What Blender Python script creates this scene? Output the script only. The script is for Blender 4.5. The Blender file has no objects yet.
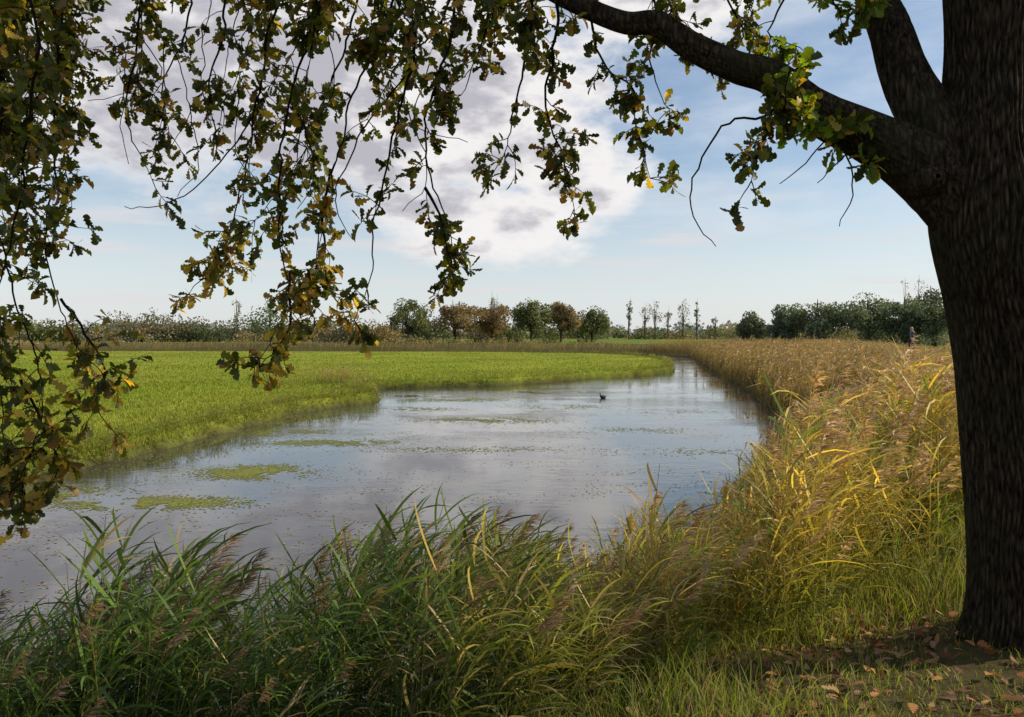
import bpy, math
import numpy as np
from mathutils import Vector
R = np.random.default_rng(7)
scene = bpy.context.scene
scene.view_settings.view_transform = 'Standard'
scene.view_settings.look = 'None'
scene.view_settings.exposure = 0
H = 2.6            # eye height above the water (m)
SUN_AZ, SUN_EL = math.radians(85), math.radians(30)

# ------------------------------------------------------------------ helpers
def mesh_obj(name, V, Fs, C=None, mats=(), midx=None, smooth=False, parent=None):
    V = np.asarray(V, dtype=np.float32)
    Fs = [np.asarray(f, dtype=np.int32) for f in Fs if len(f)]
    me = bpy.data.meshes.new(name)
    me.vertices.add(len(V)); me.vertices.foreach_set('co', V.ravel())
    loops = np.concatenate([f.ravel() for f in Fs])
    tot = np.concatenate([np.full(len(f), f.shape[1], dtype=np.int32) for f in Fs])
    st = np.concatenate([[0], np.cumsum(tot)[:-1]]).astype(np.int32)
    me.loops.add(len(loops)); me.loops.foreach_set('vertex_index', loops)
    me.polygons.add(len(tot)); me.polygons.foreach_set('loop_start', st)
    try: me.polygons.foreach_set('loop_total', tot)
    except Exception: pass
    if midx is not None: me.polygons.foreach_set('material_index', np.asarray(midx, dtype=np.int32))
    if smooth: me.polygons.foreach_set('use_smooth', np.ones(len(tot), dtype=bool))
    me.update(calc_edges=True)
    if C is not None:
        a = me.color_attributes.new('Col', 'FLOAT_COLOR', 'POINT')
        C = np.asarray(C, dtype=np.float32)
        if C.shape[1] == 3: C = np.hstack([C, np.ones((len(C), 1), np.float32)])
        a.data.foreach_set('color', np.clip(C, 0, 1).ravel())
    for m in mats: me.materials.append(m)
    ob = bpy.data.objects.new(name, me); scene.collection.objects.link(ob)
    if parent: ob.parent = parent
    return ob

class Acc:
    def __init__(s): s.V=[]; s.F={}; s.C=[]; s.n=0
    def add(s, V, F, C):
        s.V.append(V); s.C.append(np.broadcast_to(C, (len(V),3)))
        F=np.asarray(F); s.F.setdefault(F.shape[1],[]).append(F+s.n); s.n+=len(V)
    def build(s, name, mats, smooth=False, parent=None):
        return mesh_obj(name, np.vstack(s.V), [np.vstack(f) for f in s.F.values()], np.vstack(s.C), mats, smooth=smooth, parent=parent)

def norm(a): return a/np.maximum(np.linalg.norm(a,axis=-1,keepdims=True),1e-9)

def replicate(V, F, M, P):
    N=len(P); m=len(V)
    W=np.einsum('nij,mj->nmi', M, V)+P[:,None,:]
    FF=F[None]+ (np.arange(N)*m)[:,None,None]
    return W.reshape(-1,3), FF.reshape(-1,F.shape[1])

def rotz(a):
    c,s=np.cos(a),np.sin(a); z=np.zeros_like(a); o=np.ones_like(a)
    return np.stack([np.stack([c,-s,z],-1),np.stack([s,c,z],-1),np.stack([z,z,o],-1)],-2)
def randrot(n, rng):
    q=norm(rng.normal(size=(n,4))); w,x,y,z=q.T
    return np.stack([np.stack([1-2*(y*y+z*z),2*(x*y-z*w),2*(x*z+y*w)],-1),
      np.stack([2*(x*y+z*w),1-2*(x*x+z*z),2*(y*z-x*w)],-1),
      np.stack([2*(x*z-y*w),2*(y*z+x*w),1-2*(x*x+y*y)],-1)],-2)
def frame(d, up):
    d=norm(d); s=norm(np.cross(d,up)); n=np.cross(s,d)
    return np.stack([s,d,n],-1)

def smooth(x,a,b):
    t=np.clip((x-a)/(b-a),0,1); return t*t*(3-2*t)
def vnoise(x,y,s,seed=0):
    r=np.random.default_rng(seed); o=np.zeros_like(np.asarray(x,float))
    for i in range(6):
        a=r.uniform(0,6.28); k=s*r.uniform(.6,2.2); ph=r.uniform(0,6.28); b=r.uniform(0,6.28)
        o=o+np.sin(k*(x*np.cos(a)+y*np.sin(a))+ph+1.3*np.sin(.7*k*(x*np.cos(b)+y*np.sin(b))))
    return o/6

# ------------------------------------------------------------------ node helpers
def newmat(name):
    m=bpy.data.materials.new(name); m.use_nodes=True; nt=m.node_tree; nt.nodes.clear()
    out=nt.nodes.new('ShaderNodeOutputMaterial'); return m,nt,out
def leafmat(name, trans=.35, rough=.5, spec=.3, boost=(1.3,1.35,.6)):
    m,nt,out=newmat(name); N=nt.nodes; L=nt.links
    at=N.new('ShaderNodeAttribute'); at.attribute_name='Col'
    p=N.new('ShaderNodeBsdfPrincipled'); p.inputs['Roughness'].default_value=rough
    p.inputs['Specular IOR Level'].default_value=spec
    L.new(at.outputs['Color'],p.inputs['Base Color'])
    t=N.new('ShaderNodeBsdfTranslucent'); mu=N.new('ShaderNodeMix'); mu.data_type='RGBA'; mu.blend_type='MULTIPLY'
    mu.inputs[0].default_value=1; L.new(at.outputs['Color'],mu.inputs[6]); mu.inputs[7].default_value=(*boost,1)
    mu.clamp_result=False
    L.new(mu.outputs[2],t.inputs['Color'])
    mx=N.new('ShaderNodeMixShader'); mx.inputs[0].default_value=trans
    L.new(p.outputs[0],mx.inputs[1]); L.new(t.outputs[0],mx.inputs[2]); L.new(mx.outputs[0],out.inputs[0])
    return m
M_leaf=leafmat('oak_leaf',.5,.45,.35,(2.2,2.0,.6))
M_reed=leafmat('reed_leaf',.42,.5,.3,(1.6,1.5,.7))
M_far=leafmat('far_foliage',.3,.8,.1,(1.3,1.3,.9))
M_litter=leafmat('dry_leaf',.1,.7,.2)
M_grass=leafmat('grass_blade',.4,.6,.2,(1.35,1.35,.7))

def bark(name, a, b, moss, scale=1.0):
    m,nt,out=newmat(name); N=nt.nodes; L=nt.links
    tc=N.new('ShaderNodeTexCoord'); mp=N.new('ShaderNodeMapping'); mp.inputs['Scale'].default_value=(34*scale,34*scale,7*scale)
    L.new(tc.outputs['Object'],mp.inputs[0])
    n1=N.new('ShaderNodeTexNoise'); n1.inputs['Scale'].default_value=1.4; n1.inputs['Detail'].default_value=10; n1.inputs['Roughness'].default_value=.7
    L.new(mp.outputs[0],n1.inputs['Vector'])
    vo=N.new('ShaderNodeTexVoronoi'); vo.feature='DISTANCE_TO_EDGE'; vo.inputs['Scale'].default_value=1.0
    dm=N.new('ShaderNodeVectorMath'); dm.operation='ADD'; L.new(mp.outputs[0],dm.inputs[0]); L.new(n1.outputs[1],dm.inputs[1])
    L.new(dm.outputs[0],vo.inputs['Vector'])
    n2=N.new('ShaderNodeTexNoise'); n2.inputs['Scale'].default_value=2.2; n2.inputs['Detail'].default_value=7
    L.new(tc.outputs['Object'],n2.inputs['Vector'])
    cm=N.new('ShaderNodeMath'); cm.operation='MULTIPLY_ADD'; L.new(vo.outputs[0],cm.inputs[0]); cm.inputs[1].default_value=.9; L.new(n1.outputs[0],cm.inputs[2])
    cr=N.new('ShaderNodeValToRGB'); cr.color_ramp.elements[0].color=(*a,1); cr.color_ramp.elements[1].color=(*b,1)
    cr.color_ramp.elements[0].position=.42; cr.color_ramp.elements[1].position=.88
    L.new(cm.outputs[0],cr.inputs[0])
    mx=N.new('ShaderNodeMix'); mx.data_type='RGBA'; L.new(cr.outputs[0],mx.inputs[6]); mx.inputs[7].default_value=(*moss,1)
    r2=N.new('ShaderNodeMapRange'); r2.inputs[1].default_value=.47; r2.inputs[2].default_value=.68; r2.inputs[4].default_value=.6
    L.new(n2.outputs[0],r2.inputs[0]); L.new(r2.outputs[0],mx.inputs[0])
    p=N.new('ShaderNodeBsdfPrincipled'); p.inputs['Roughness'].default_value=.95; p.inputs['Specular IOR Level'].default_value=.08
    L.new(mx.outputs[2],p.inputs['Base Color'])
    bp=N.new('ShaderNodeBump'); bp.inputs['Strength'].default_value=1; bp.inputs['Distance'].default_value=.06
    L.new(cm.outputs[0],bp.inputs['Height']); L.new(bp.outputs[0],p.inputs['Normal']); L.new(p.outputs[0],out.inputs[0])
    return m
M_bark=bark('oak_bark',(.012,.009,.006),(.16,.115,.075),(.075,.075,.028))
M_twig=bark('twig_bark',(.02,.014,.01),(.055,.04,.028),(.03,.03,.012),3)

# ------------------------------------------------------------------ terrain
near=[(-70,2.5),(-8,3.9),(-4,4.8),(-1,5.5),(1,6.6),(2.4,8.5),(3.6,11),(5.2,15),(6.9,19),(9.0,26),(10.5,33.5),(13.5,50),(17.5,72),(21,91),(19,103),(0,111),(-70,117)]
mead=[(-70,111),(-5,105),(9,98),(13.5,90),(14.6,80),(13.6,66),(11.4,54.3),(8.6,49.5),(5.3,46.7),(2,42),(-.6,39.6),(-4,38.4),(-6.4,37),(-7.2,34.5),(-5.2,31),(-6,28.5),(-7.1,25.8),(-7.5,22),(-7.8,19.1),(-8.3,15.3),(-8.9,12.4),(-12,11.2),(-70,8)]
poly=np.array(near+mead,float); NN=len(near)
def sdist(x,y):
    x=np.asarray(x,float); y=np.asarray(y,float)
    best=np.full(x.shape,1e9); idx=np.zeros(x.shape,int); ins=np.zeros(x.shape,bool); n=len(poly)
    for i in range(n):
        a=poly[i]; b=poly[(i+1)%n]; d=b-a
        t=np.clip(((x-a[0])*d[0]+(y-a[1])*d[1])/(d@d),0,1)
        q=np.hypot(x-a[0]-t*d[0], y-a[1]-t*d[1]); m=q<best; best=np.where(m,q,best); idx=np.where(m,i,idx)
        c=((a[1]>y)!=(b[1]>y)); 
        with np.errstate(divide='ignore',invalid='ignore'):
            xi=a[0]+(y-a[1])/(d[1] if d[1]!=0 else 1e-9)*d[0]
        ins^= c&(x<xi)
    wob=.32*vnoise(x,y,1.5,3)+.14*vnoise(x,y,5,4)
    s=np.where(ins,-best,best)+wob
    return s,(idx>=NN)&(idx<len(poly)-1)
def gz(x,y):
    s,m=sdist(x,y)
    zm=.34*smooth(s,-.15,.35)+.06*vnoise(x,y,.25,5)*smooth(s,0,3)
    hn=.95+.35*smooth(y,10,30)
    w=3.2+5*smooth(y,8,25)
    zn=.10*smooth(s,-.2,.3)+(hn-.1)*smooth(s,.1,w)+.04*vnoise(x,y,1.6,6)*smooth(s,0,2)
    z=np.where(m,zm,zn)
    z=z-.6*smooth(-s,-.15,1.2)-.05*(s<0)
    return z
def spaced(segs):
    o=[]
    for a,b,st in segs: o+=list(np.arange(a,b,st))
    return np.array(o+[segs[-1][1]])
xs=spaced([(-1500,-200,65),(-200,-60,7),(-60,-20,1.2),(-20,24,.24),(24,60,1.2),(60,200,7),(200,1500,65)])
ys=spaced([(-60,-4,4),(-4,14,.15),(14,45,.28),(45,125,.8),(125,300,8),(300,2600,100)])
X,Y=np.meshgrid(xs,ys); Z=gz(X,Y)
near_m=(Y<8)&(np.abs(X)<6); Z=Z+near_m*.02*vnoise(X,Y,9,8)
nx,ny=len(xs),len(ys); I=np.arange(nx*ny).reshape(ny,nx)
F=np.stack([I[:-1,:-1],I[:-1,1:],I[1:,1:],I[1:,:-1]],-1).reshape(-1,4)
s_,m_=sdist(X,Y)
grassc=np.array([.175,.235,.018]); g2=np.array([.28,.285,.035]); soil=np.array([.085,.07,.03]); rb=np.array([.09,.075,.03])
t=(.5+.5*vnoise(X,Y,.35,9))[...,None]
C=np.where(m_[...,None], grassc*(1-t)+g2*t, rb)
nearw=(smooth(-Y,-14,-9))[...,None]; C=C*(1-nearw*(~m_[...,None]))+soil*nearw*(~m_[...,None])
C=np.where(((~m_)&(s_>12)&(Y>15))[...,None], np.array([.13,.19,.025]), C)
e=smooth(-s_,-.35,.05)[...,None]; C=C*(1-e)+np.array([.06,.055,.025])*e
m,nt,out=newmat('ground_soil_grass'); N=nt.nodes; L=nt.links
at=N.new('ShaderNodeAttribute'); at.attribute_name='Col'
tc=N.new('ShaderNodeTexCoord')
n1=N.new('ShaderNodeTexNoise'); n1.inputs['Scale'].default_value=5; n1.inputs['Detail'].default_value=10; n1.inputs['Roughness'].default_value=.7
n2=N.new('ShaderNodeTexNoise'); n2.inputs['Scale'].default_value=.12; n2.inputs['Detail'].default_value=6
L.new(tc.outputs['Object'],n1.inputs['Vector']); L.new(tc.outputs['Object'],n2.inputs['Vector'])
ad=N.new('ShaderNodeMath'); ad.operation='ADD'; L.new(n1.outputs[0],ad.inputs[0]); L.new(n2.outputs[0],ad.inputs[1])
mr=N.new('ShaderNodeMapRange'); mr.inputs[1].default_value=.7; mr.inputs[2].default_value=1.3; mr.inputs[3].default_value=.55; mr.inputs[4].default_value=1.35
L.new(ad.outputs[0],mr.inputs[0])
vm=N.new('ShaderNodeVectorMath'); vm.operation='SCALE'; L.new(at.outputs['Color'],vm.inputs[0]); L.new(mr.outputs[0],vm.inputs['Scale'])
p=N.new('ShaderNodeBsdfPrincipled'); p.inputs['Roughness'].default_value=.95; p.inputs['Specular IOR Level'].default_value=.05
L.new(vm.outputs[0],p.inputs['Base Color'])
bp=N.new('ShaderNodeBump'); bp.inputs['Distance'].default_value=.05; bp.inputs['Strength'].default_value=.7; L.new(n1.outputs[0],bp.inputs['Height'])
L.new(bp.outputs[0],p.inputs['Normal']); L.new(p.outputs[0],out.inputs[0])
mesh_obj('ground', np.stack([X,Y,Z],-1).reshape(-1,3), [F], C.reshape(-1,3), [m], smooth=True)

# ------------------------------------------------------------------ water
m,nt,out=newmat('pond_water'); N=nt.nodes; L=nt.links
tc=N.new('ShaderNodeTexCoord')
def noise(scale,detail,vec,rough=.5):
    n=N.new('ShaderNodeTexNoise'); n.inputs['Scale'].default_value=scale; n.inputs['Detail'].default_value=detail; n.inputs['Roughness'].default_value=rough
    L.new(vec,n.inputs['Vector']); return n.outputs[0]
def mrange(v,a,b,c,d,sm=True):
    n=N.new('ShaderNodeMapRange'); n.interpolation_type='SMOOTHSTEP' if sm else 'LINEAR'
    L.new(v,n.inputs[0])
    for i,k in enumerate((a,b,c,d)): n.inputs[i+1].default_value=k
    return n.outputs[0]
mp=N.new('ShaderNodeMapping'); mp.inputs['Scale'].default_value=(.7,1.6,1); L.new(tc.outputs['Object'],mp.inputs[0])
rip=noise(5,4,mp.outputs[0]); 
mp2=N.new('ShaderNodeMapping'); mp2.inputs['Scale'].default_value=(.10,.16,1); L.new(tc.outputs['Object'],mp2.inputs[0])
pat=noise(1.2,5,mp2.outputs[0],.6)
amp=mrange(pat,.45,.60,.05,1)
hh=N.new('ShaderNodeMath'); hh.operation='MULTIPLY'; L.new(rip,hh.inputs[0]); L.new(amp,hh.inputs[1])
bp=N.new('ShaderNodeBump'); bp.inputs['Distance'].default_value=.02; bp.inputs['Strength'].default_value=.45; L.new(hh.outputs[0],bp.inputs['Height'])
p=N.new('ShaderNodeBsdfPrincipled'); p.inputs['IOR'].default_value=1.85
film=noise(.5,8,tc.outputs['Object'],.7)
mx=N.new('ShaderNodeMix'); mx.data_type='RGBA'; mx.inputs[6].default_value=(.045,.043,.042,1); mx.inputs[7].default_value=(.10,.09,.065,1)
L.new(mrange(film,.5,.68,0,1),mx.inputs[0]); L.new(mx.outputs[2],p.inputs['Base Color'])
L.new(mrange(film,.48,.7,.015,.11),p.inputs['Roughness'])
L.new(bp.outputs[0],p.inputs['Normal']); L.new(p.outputs[0],out.inputs[0])
mesh_obj('water', [(-120,0,0),(120,0,0),(120,130,0),(-120,130,0)], [[(0,1,2,3)]], None, [m])

acc=Acc()
tri=np.array([[-.5,-.3,0],[.1,-.55,0],[.55,0,0],[.2,.5,0],[-.4,.4,0]]); trF=np.array([[0,1,2,3,4]])
def floaters(x,y,size,col,z=.003):
    n=len(x); s,_=sdist(x,y); k=s<-.1; x,y,size,col=x[k],y[k],size[k],col[k]; n=len(x)
    M=rotz(R.uniform(0,6.28,n))*size[:,None,None]
    V,F=replicate(tri,trF,M,np.stack([x,y,z+R.uniform(0,.003,n)],-1))
    acc.add(V,F,np.repeat(col,5,axis=0))
green=np.array([.22,.24,.045])
for (cx,cy,rx,ry,n) in [(-4.9,14.6,1.0,.8,5200),(-5.6,11.9,1.5,.5,4400),(-4.5,18.6,2.2,.7,2600),(-.8,23.5,2.4,.9,2800),(-6,20.5,1.3,.8,1800),(-7.3,24.5,.6,1.2,600),(-2.2,31,2.8,1.3,2200),(1.8,28,2.2,1.2,900),(-3.5,27,1.8,.9,1100),(3.5,21,1.8,.9,500),(-7.5,12.5,1,.7,2400),(-1,17.5,3,.5,700),(2.5,35,3,1.3,700),(5.5,26,2,1,400),(4.2,17,1.2,.8,400)]:
    a=R.normal(size=n)*.45; b=R.normal(size=n)*.45
    x=cx+rx*a; y=cy+ry*b
    k=vnoise(x,y,3,11)+.5*vnoise(x,y,9,12)>-.16; x,y=x[k],y[k]
    c=green*R.uniform(.6,1.2,(len(x),1))*np.where(R.random((len(x),1))<.1,[1.3,.7,.5],[1,1,1])
    floaters(x,y,R.uniform(.012,.036,len(x))*(1+cy/30),c)
n=80000
y=5+75*R.random(n)**1.7; x=R.uniform(-9,12,n)
k=(vnoise(x,y*1.8,.8,13)+.7*vnoise(x,y*1.5,2.5,14)+R.normal(size=n)*.22)>.22; x,y=x[k],y[k]
c=np.array([[.32,.21,.11]])*R.uniform(.4,1.5,(len(x),1)); c[R.random(len(x))<.35]=[.25,.26,.08]
floaters(x,y,R.uniform(.008,.032,len(x))*(1+y/40),c,.004)
acc.build('duckweed_and_floating_leaves',[M_litter])

# ------------------------------------------------------------------ reeds
def ribbon(P, side, w):
    n=len(P); V=np.empty((2*n,3)); V[0::2]=P-side*w[:,None]/2; V[1::2]=P+side*w[:,None]/2
    i=np.arange(n-1)*2; return V, np.stack([i,i+1,i+3,i+2],-1)
def reed_variant(rng,nleaf,seg,wind,leafL,leafW,plume,lean,stw=.006,pw=1.0):
    Vs=[];Fs=[];T=[];S=[];n0=0
    def put(V,F,t,s):
        nonlocal n0
        Vs.append(V);Fs.append(F+n0);T.append(np.full(len(V),t));S.append(np.broadcast_to(s,len(V)));n0+=len(V)
    ns=max(4,seg+2); t=np.linspace(0,1,ns); az=rng.normal()*.6
    bx=lean*rng.uniform(.1,1.8)
    P=np.stack([bx*t**2*np.cos(az),bx*t**2*np.sin(az),t-.35*bx*t**3],-1)
    for a in (0,1.57):
        sd=np.array([math.cos(a),math.sin(a),0]); V,F=ribbon(P,sd,np.linspace(1,.4,ns)*stw); put(V,F,1,1)
    for k in range(nleaf):
        tt=.10+.82*(k+rng.random()*.6)/nleaf
        p=np.array([np.interp(tt,t,P[:,i]) for i in range(3)])
        ph=rng.normal()*.8+(0 if rng.random()<.78 else math.pi)
        el=rng.uniform(.55,1.15); d=np.array([math.cos(ph)*math.cos(el),math.sin(ph)*math.cos(el),math.sin(el)])
        Ln=leafL*rng.uniform(.6,1.2)*(1.1-.6*abs(tt-.45)); pts=[p]; dl=Ln/seg
        g=rng.uniform(.3,.9)
        for j in range(seg):
            d=d+np.array([wind,0,-g])*(1.6/seg)*(.4+j/seg); d/=np.linalg.norm(d); pts.append(pts[-1]+d*dl)
        pts=np.array(pts); sd=np.cross(d,[0,0,1]); sd/=max(1e-6,np.linalg.norm(sd)); sd=sd+rng.normal(size=3)*.45; sd/=np.linalg.norm(sd)
        u=np.linspace(0,1,seg+1); w=leafW*np.clip(np.sin(np.pi*(u*.82+.18))**.7,.04,1)*rng.uniform(.7,1.2); w[-1]=.0008
        V,F=ribbon(pts,sd,w); put(V,F,0,rng.uniform(.5,1.4)*(.75+.5*tt))
    if plume:
        top=P[-1]
        for k in range(plume):
            u=rng.random(); ph=rng.normal()*1.0; tt=-.16*u+.04
            p=top+np.array([-bx*.15*u+.05*(1-u),0,tt]); d=np.array([math.cos(ph)*.5,math.sin(ph)*.45,.9]); pts=[p]
            st=rng.uniform(.014,.034)*(.6+.7*u)
            for j in range(3):
                d=d+np.array([.34,0,-.36]); d/=np.linalg.norm(d); pts.append(pts[-1]+d*st)
            sd=norm(rng.normal(size=3)); V,F=ribbon(np.array(pts),sd,np.array([.002,.006,.005,.001])*pw); put(V,F,2,rng.uniform(.6,1.35))
    return np.vstack(Vs),np.vstack(Fs),np.concatenate(T),np.concatenate(S)

def plant(acc, variants, x, y, h, leafc, stalkc, plumec, rng, spread=.5, low=(.5,.72,.6)):
    z=gz(x,y)-.03; which=rng.integers(0,len(variants),len(x)); low=np.array(low)
    for vi,(V,F,T,S) in enumerate(variants):
        k=np.where(which==vi)[0]
        if not len(k): continue
        n=len(k); M=rotz(rng.normal(size=n)*spread)*h[k][:,None,None]
        W,FF=replicate(V,F,M,np.stack([x[k],y[k],z[k]],-1))
        T_=T[None,:,None]; base=np.where(T_==0,leafc[k][:,None,:],np.where(T_==1,stalkc,plumec))
        q=smooth(V[:,2],.1,.7)[:,None]; lo=(low*(1-q)+q)*np.ones(3)  # lower parts greener, and darkened to paint in shade inside the bed
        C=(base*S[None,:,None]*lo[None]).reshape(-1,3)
        acc.add(W,FF,C)

rg=np.random.default_rng(21)
nearV=[reed_variant(rg,14,5,rg.uniform(.25,.6),.33,.0135,(46 if i%5==0 else 0),.30) for i in range(20)]
rightV=[reed_variant(rg,11,4,rg.uniform(.2,.5),.29,.0115,(44 if i%3==0 else 0),.30,.006,1.4) for i in range(18)]
midV=[reed_variant(rg,8,3,.4,.28,.015,(16 if i%2 else 0),.25,.008,2.4) for i in range(12)]
farV=[reed_variant(rg,6,2,.3,.2,.024,(6 if i%3 else 0),.2,.014,4) for i in range(8)]
bladeV=[reed_variant(rg,9,5,.15,.8,.012,0,.15,.006) for i in range(8)]
GREEN=np.array([.085,.14,.024]); YG=np.array([.36,.35,.05]); GOLD=np.array([.66,.44,.10]); TAN=np.array([.36,.23,.105]); STRAW=np.array([.54,.40,.19])
stalkc=np.array([.26,.23,.09]); plc=np.array([.23,.145,.095]); plt=np.array([.50,.34,.21])

ub=(np.array([-60,0,40,70,100,150,200,240,280,340,370,400,470,520,545,600,640,680,720,760,800,850,900,960,1100])-512)/773
vb=(np.array([590,600,575,510,490,528,565,580,525,520,482,490,494,518,560,538,488,512,484,436,398,382,366,358,358])-335)/773
def capheight(x,y,rng,lo,hi,a=.66,b=1.0):
    zt=H-np.interp(x/y,ub,vb)*y
    z=gz(x,y); return np.clip((zt-z)*rng.uniform(a,b,len(x)),lo,hi)
n=6000; x=rg.uniform(-5.5,1.4,n); y=rg.uniform(3.0,6.4,n); s,_=sdist(x,y)
k=(s>-.35)&(s<2.4)&(x/y<.2)&(x/y>-1.0)&((vnoise(x,y,2.8,31)>-.30)); x,y=x[k],y[k]
x,y=x[:1300],y[:1300]
h=capheight(x,y,rg,.35,1.65,.6,1.0); tl=rg.random(len(x))<.05; h[tl]*=1.12
mixv=smooth(x/y,-.22,.10)[:,None]*rg.random((len(x),1))**.6
lc=(GREEN*(1-mixv)+YG*.95*mixv)*rg.uniform(.55,1.4,(len(x),1)); dead=rg.random(len(x))<.12+.2*smooth(x/y,-.1,.12); lc[dead]=STRAW*.75
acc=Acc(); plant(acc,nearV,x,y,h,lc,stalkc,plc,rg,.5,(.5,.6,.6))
acc.build('reed_bed',[M_reed])

acc=Acc()
n=16000; y=3.9+12*rg.random(n)**1.2; x=rg.uniform(.2,12,n); s,_=sdist(x,y); cn=vnoise(x,y,1.5,33)
k=(s>-.25)&(x/y>.02)&(x/y<.66)&~((y<4.9+.3*vnoise(x,y,3,2))&(x>1.0))&~((y<5.6)&(x>2.2))&(cn>-.36); x,y,s,cn=x[k],y[k],s[k],cn[k]; x,y,s,cn=x[:4200],y[:4200],s[:4200],cn[:4200]
h=capheight(x,y,rg,.3,1.95,.55,.95)*(1+.38*cn); tall=rg.random(len(x))<.09; h[tall]*=1.2
cn2=vnoise(x,y,.9,37)
g=np.clip(rg.random((len(x),1))+.5*cn2[:,None],0,1); tt=smooth(y,5,12)[:,None]
lc=(YG*(1-g)+GOLD*g*1.0)*(1-.3*tt)+.3*tt*GOLD; lc*=rg.uniform(.55,1.25,(len(x),1)); gg=(rg.random(len(x))<.12+.35*(cn2<-.2)); lc[gg]=GREEN*1.9
nr=y<9.5; bl=rg.random(len(x))<.2
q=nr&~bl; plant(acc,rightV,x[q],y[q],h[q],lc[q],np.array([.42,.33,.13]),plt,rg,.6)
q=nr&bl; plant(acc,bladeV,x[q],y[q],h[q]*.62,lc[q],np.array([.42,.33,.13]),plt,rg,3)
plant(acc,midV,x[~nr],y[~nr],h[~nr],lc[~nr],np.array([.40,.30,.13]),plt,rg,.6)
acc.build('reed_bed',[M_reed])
acc=Acc()
n=34000; y=13+95*rg.random(n)**1.6; x=np.interp(y,[13,15,19,26,33.5,50,72,91,110],[4.4,5.2,6.9,9.0,10.5,13.5,17.5,21,21])+rg.uniform(-1,9,n)*(.7+y/60); s,_=sdist(x,y); cn=vnoise(x,y,.8,35)
k=(s>-.3)&(s<4+y/6)&(x/y<.72)&(cn>-.45); x,y,s,cn=x[k],y[k],s[k],cn[k]; x,y,s,cn=x[:15000],y[:15000],s[:15000],cn[:15000]
h=rg.uniform(1.2,2.0,len(x))*(1-.25*smooth(s,3,8))*(1+.28*cn)
ztop=2.30-.16*smooth(x/y,.42,.52)+.38*vnoise(x,y,.5,36)*(x/y<.42)
h=np.minimum(h,(ztop-gz(x,y)))*rg.uniform(.78,1.0,len(x)); tl=(rg.random(len(x))<.07)&(x/y<.45); h[tl]*=1.18
near20=y<22; hc=capheight(x,y,rg,.4,2.0); h=np.where(near20,np.minimum(h,hc*1.05),h)
edge=smooth(-s,-1.6,0)[:,None]  # waterside mask: darkens reed colour as painted shade on the wall's face
lc=(TAN*(1-.5*edge)*(1.0+.45*vnoise(x,y,.35,3)[:,None]))*rg.uniform(.55,1.4,(len(x),1)); q=rg.random(len(x))<.15+.3*(vnoise(x,y,.3,38)>.25); lc[q]=YG*.55
md=y<28
plant(acc,midV,x[md],y[md],h[md],lc[md],STRAW*.7,plt*.85,rg,.8,(.26,.28,.28))  # strong low tint paints the shaded foot of the reed wall
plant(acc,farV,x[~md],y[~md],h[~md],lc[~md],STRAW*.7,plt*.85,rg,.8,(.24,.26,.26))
acc.build('reed_bed',[M_reed])
acc=Acc()
n=9000; x=rg.uniform(-75,22,n); y=rg.uniform(103,122,n); s,m2=sdist(x,y); k=(~m2)&(s>-.3)&(s<5); x,y=x[k],y[k]
lc=STRAW*rg.uniform(.5,1.0,(len(x),1)); plant(acc,farV,x,y,rg.uniform(.8,1.6,len(x)),lc,STRAW*.7,plt,rg,.8)
mv=[reed_variant(rg,8,3,.15,.7,.03,0,.1,.01) for i in range(8)]
P0=np.array(mead,float); seg=np.diff(P0,axis=0); ln=np.hypot(*seg.T); pr=ln/(1+P0[:-1,1]*.04)*(P0[:-1,0]>-30); pr/=pr.sum()
n=11000; i=rg.choice(len(seg),n,p=pr); tt=rg.random(n); q=P0[:-1][i]+seg[i]*tt[:,None]+rg.normal(size=(n,2))*.4
s,m2=sdist(q[:,0],q[:,1]); k=(s>-.10)&(s<.8)&m2; q=q[k]
cl=.5+.5*vnoise(q[:,0],q[:,1],.8,17)
lc=(np.array([.15,.20,.03])*(1-cl[:,None])+np.array([.34,.30,.07])*cl[:,None])*rg.uniform(.5,1.2,(len(q),1))
plant(acc,mv,q[:,0],q[:,1],rg.uniform(.15,.34,len(q))*(1+.8*cl),lc,YG,plt,rg,3,(.3,.35,.3))
x=rg.normal(-8.3,1.0,260); y=rg.normal(36.5,.7,260); s,_=sdist(x,y); k=s>-.1; x,y=x[k],y[k]
plant(acc,farV,x,y,rg.uniform(.35,.95,len(x)),TAN*rg.uniform(.6,1.2,(len(x),1)),STRAW*.7,plt,rg,.8)
acc.build('bank_reeds',[M_reed])

# ------------------------------------------------------------------ meadow grass
def blades(name,x,y,L,W,col,rng,mat,lean=.5):
    n=len(x); z=gz(x,y)-.01; a=rng.uniform(0,6.28,n); b=rng.uniform(0,6.28,n)
    sd=np.stack([np.cos(a),np.sin(a),0*a],-1)*W[:,None]/2; ln=np.stack([np.cos(b),np.sin(b),0*b],-1)*(L*rng.uniform(.1,1,n)*lean)[:,None]
    p=np.stack([x,y,z],-1); up=np.array([0,0,1.])
    V=np.stack([p-sd,p+sd,p+ln*.4+up*(L*.6)[:,None]+sd*.8,p+ln*.4+up*(L*.6)[:,None]-sd*.8,p+ln+up*(L*.95)[:,None]],1).reshape(-1,3)
    i=np.arange(n)*5; Q=np.stack([i,i+1,i+2,i+3],-1); T=np.stack([i+3,i+2,i+4],-1)
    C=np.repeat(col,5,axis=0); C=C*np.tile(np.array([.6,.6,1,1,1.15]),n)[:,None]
    return mesh_obj(name,V,[Q,T],C,[mat])
n=230000; y=11/(1-rg.random(n)*.90); x=(rg.uniform(-.82,.26,n))*y; s,m2=sdist(x,y); k=m2&(s>.05)&(y<108); x,y=x[k],y[k]
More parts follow.
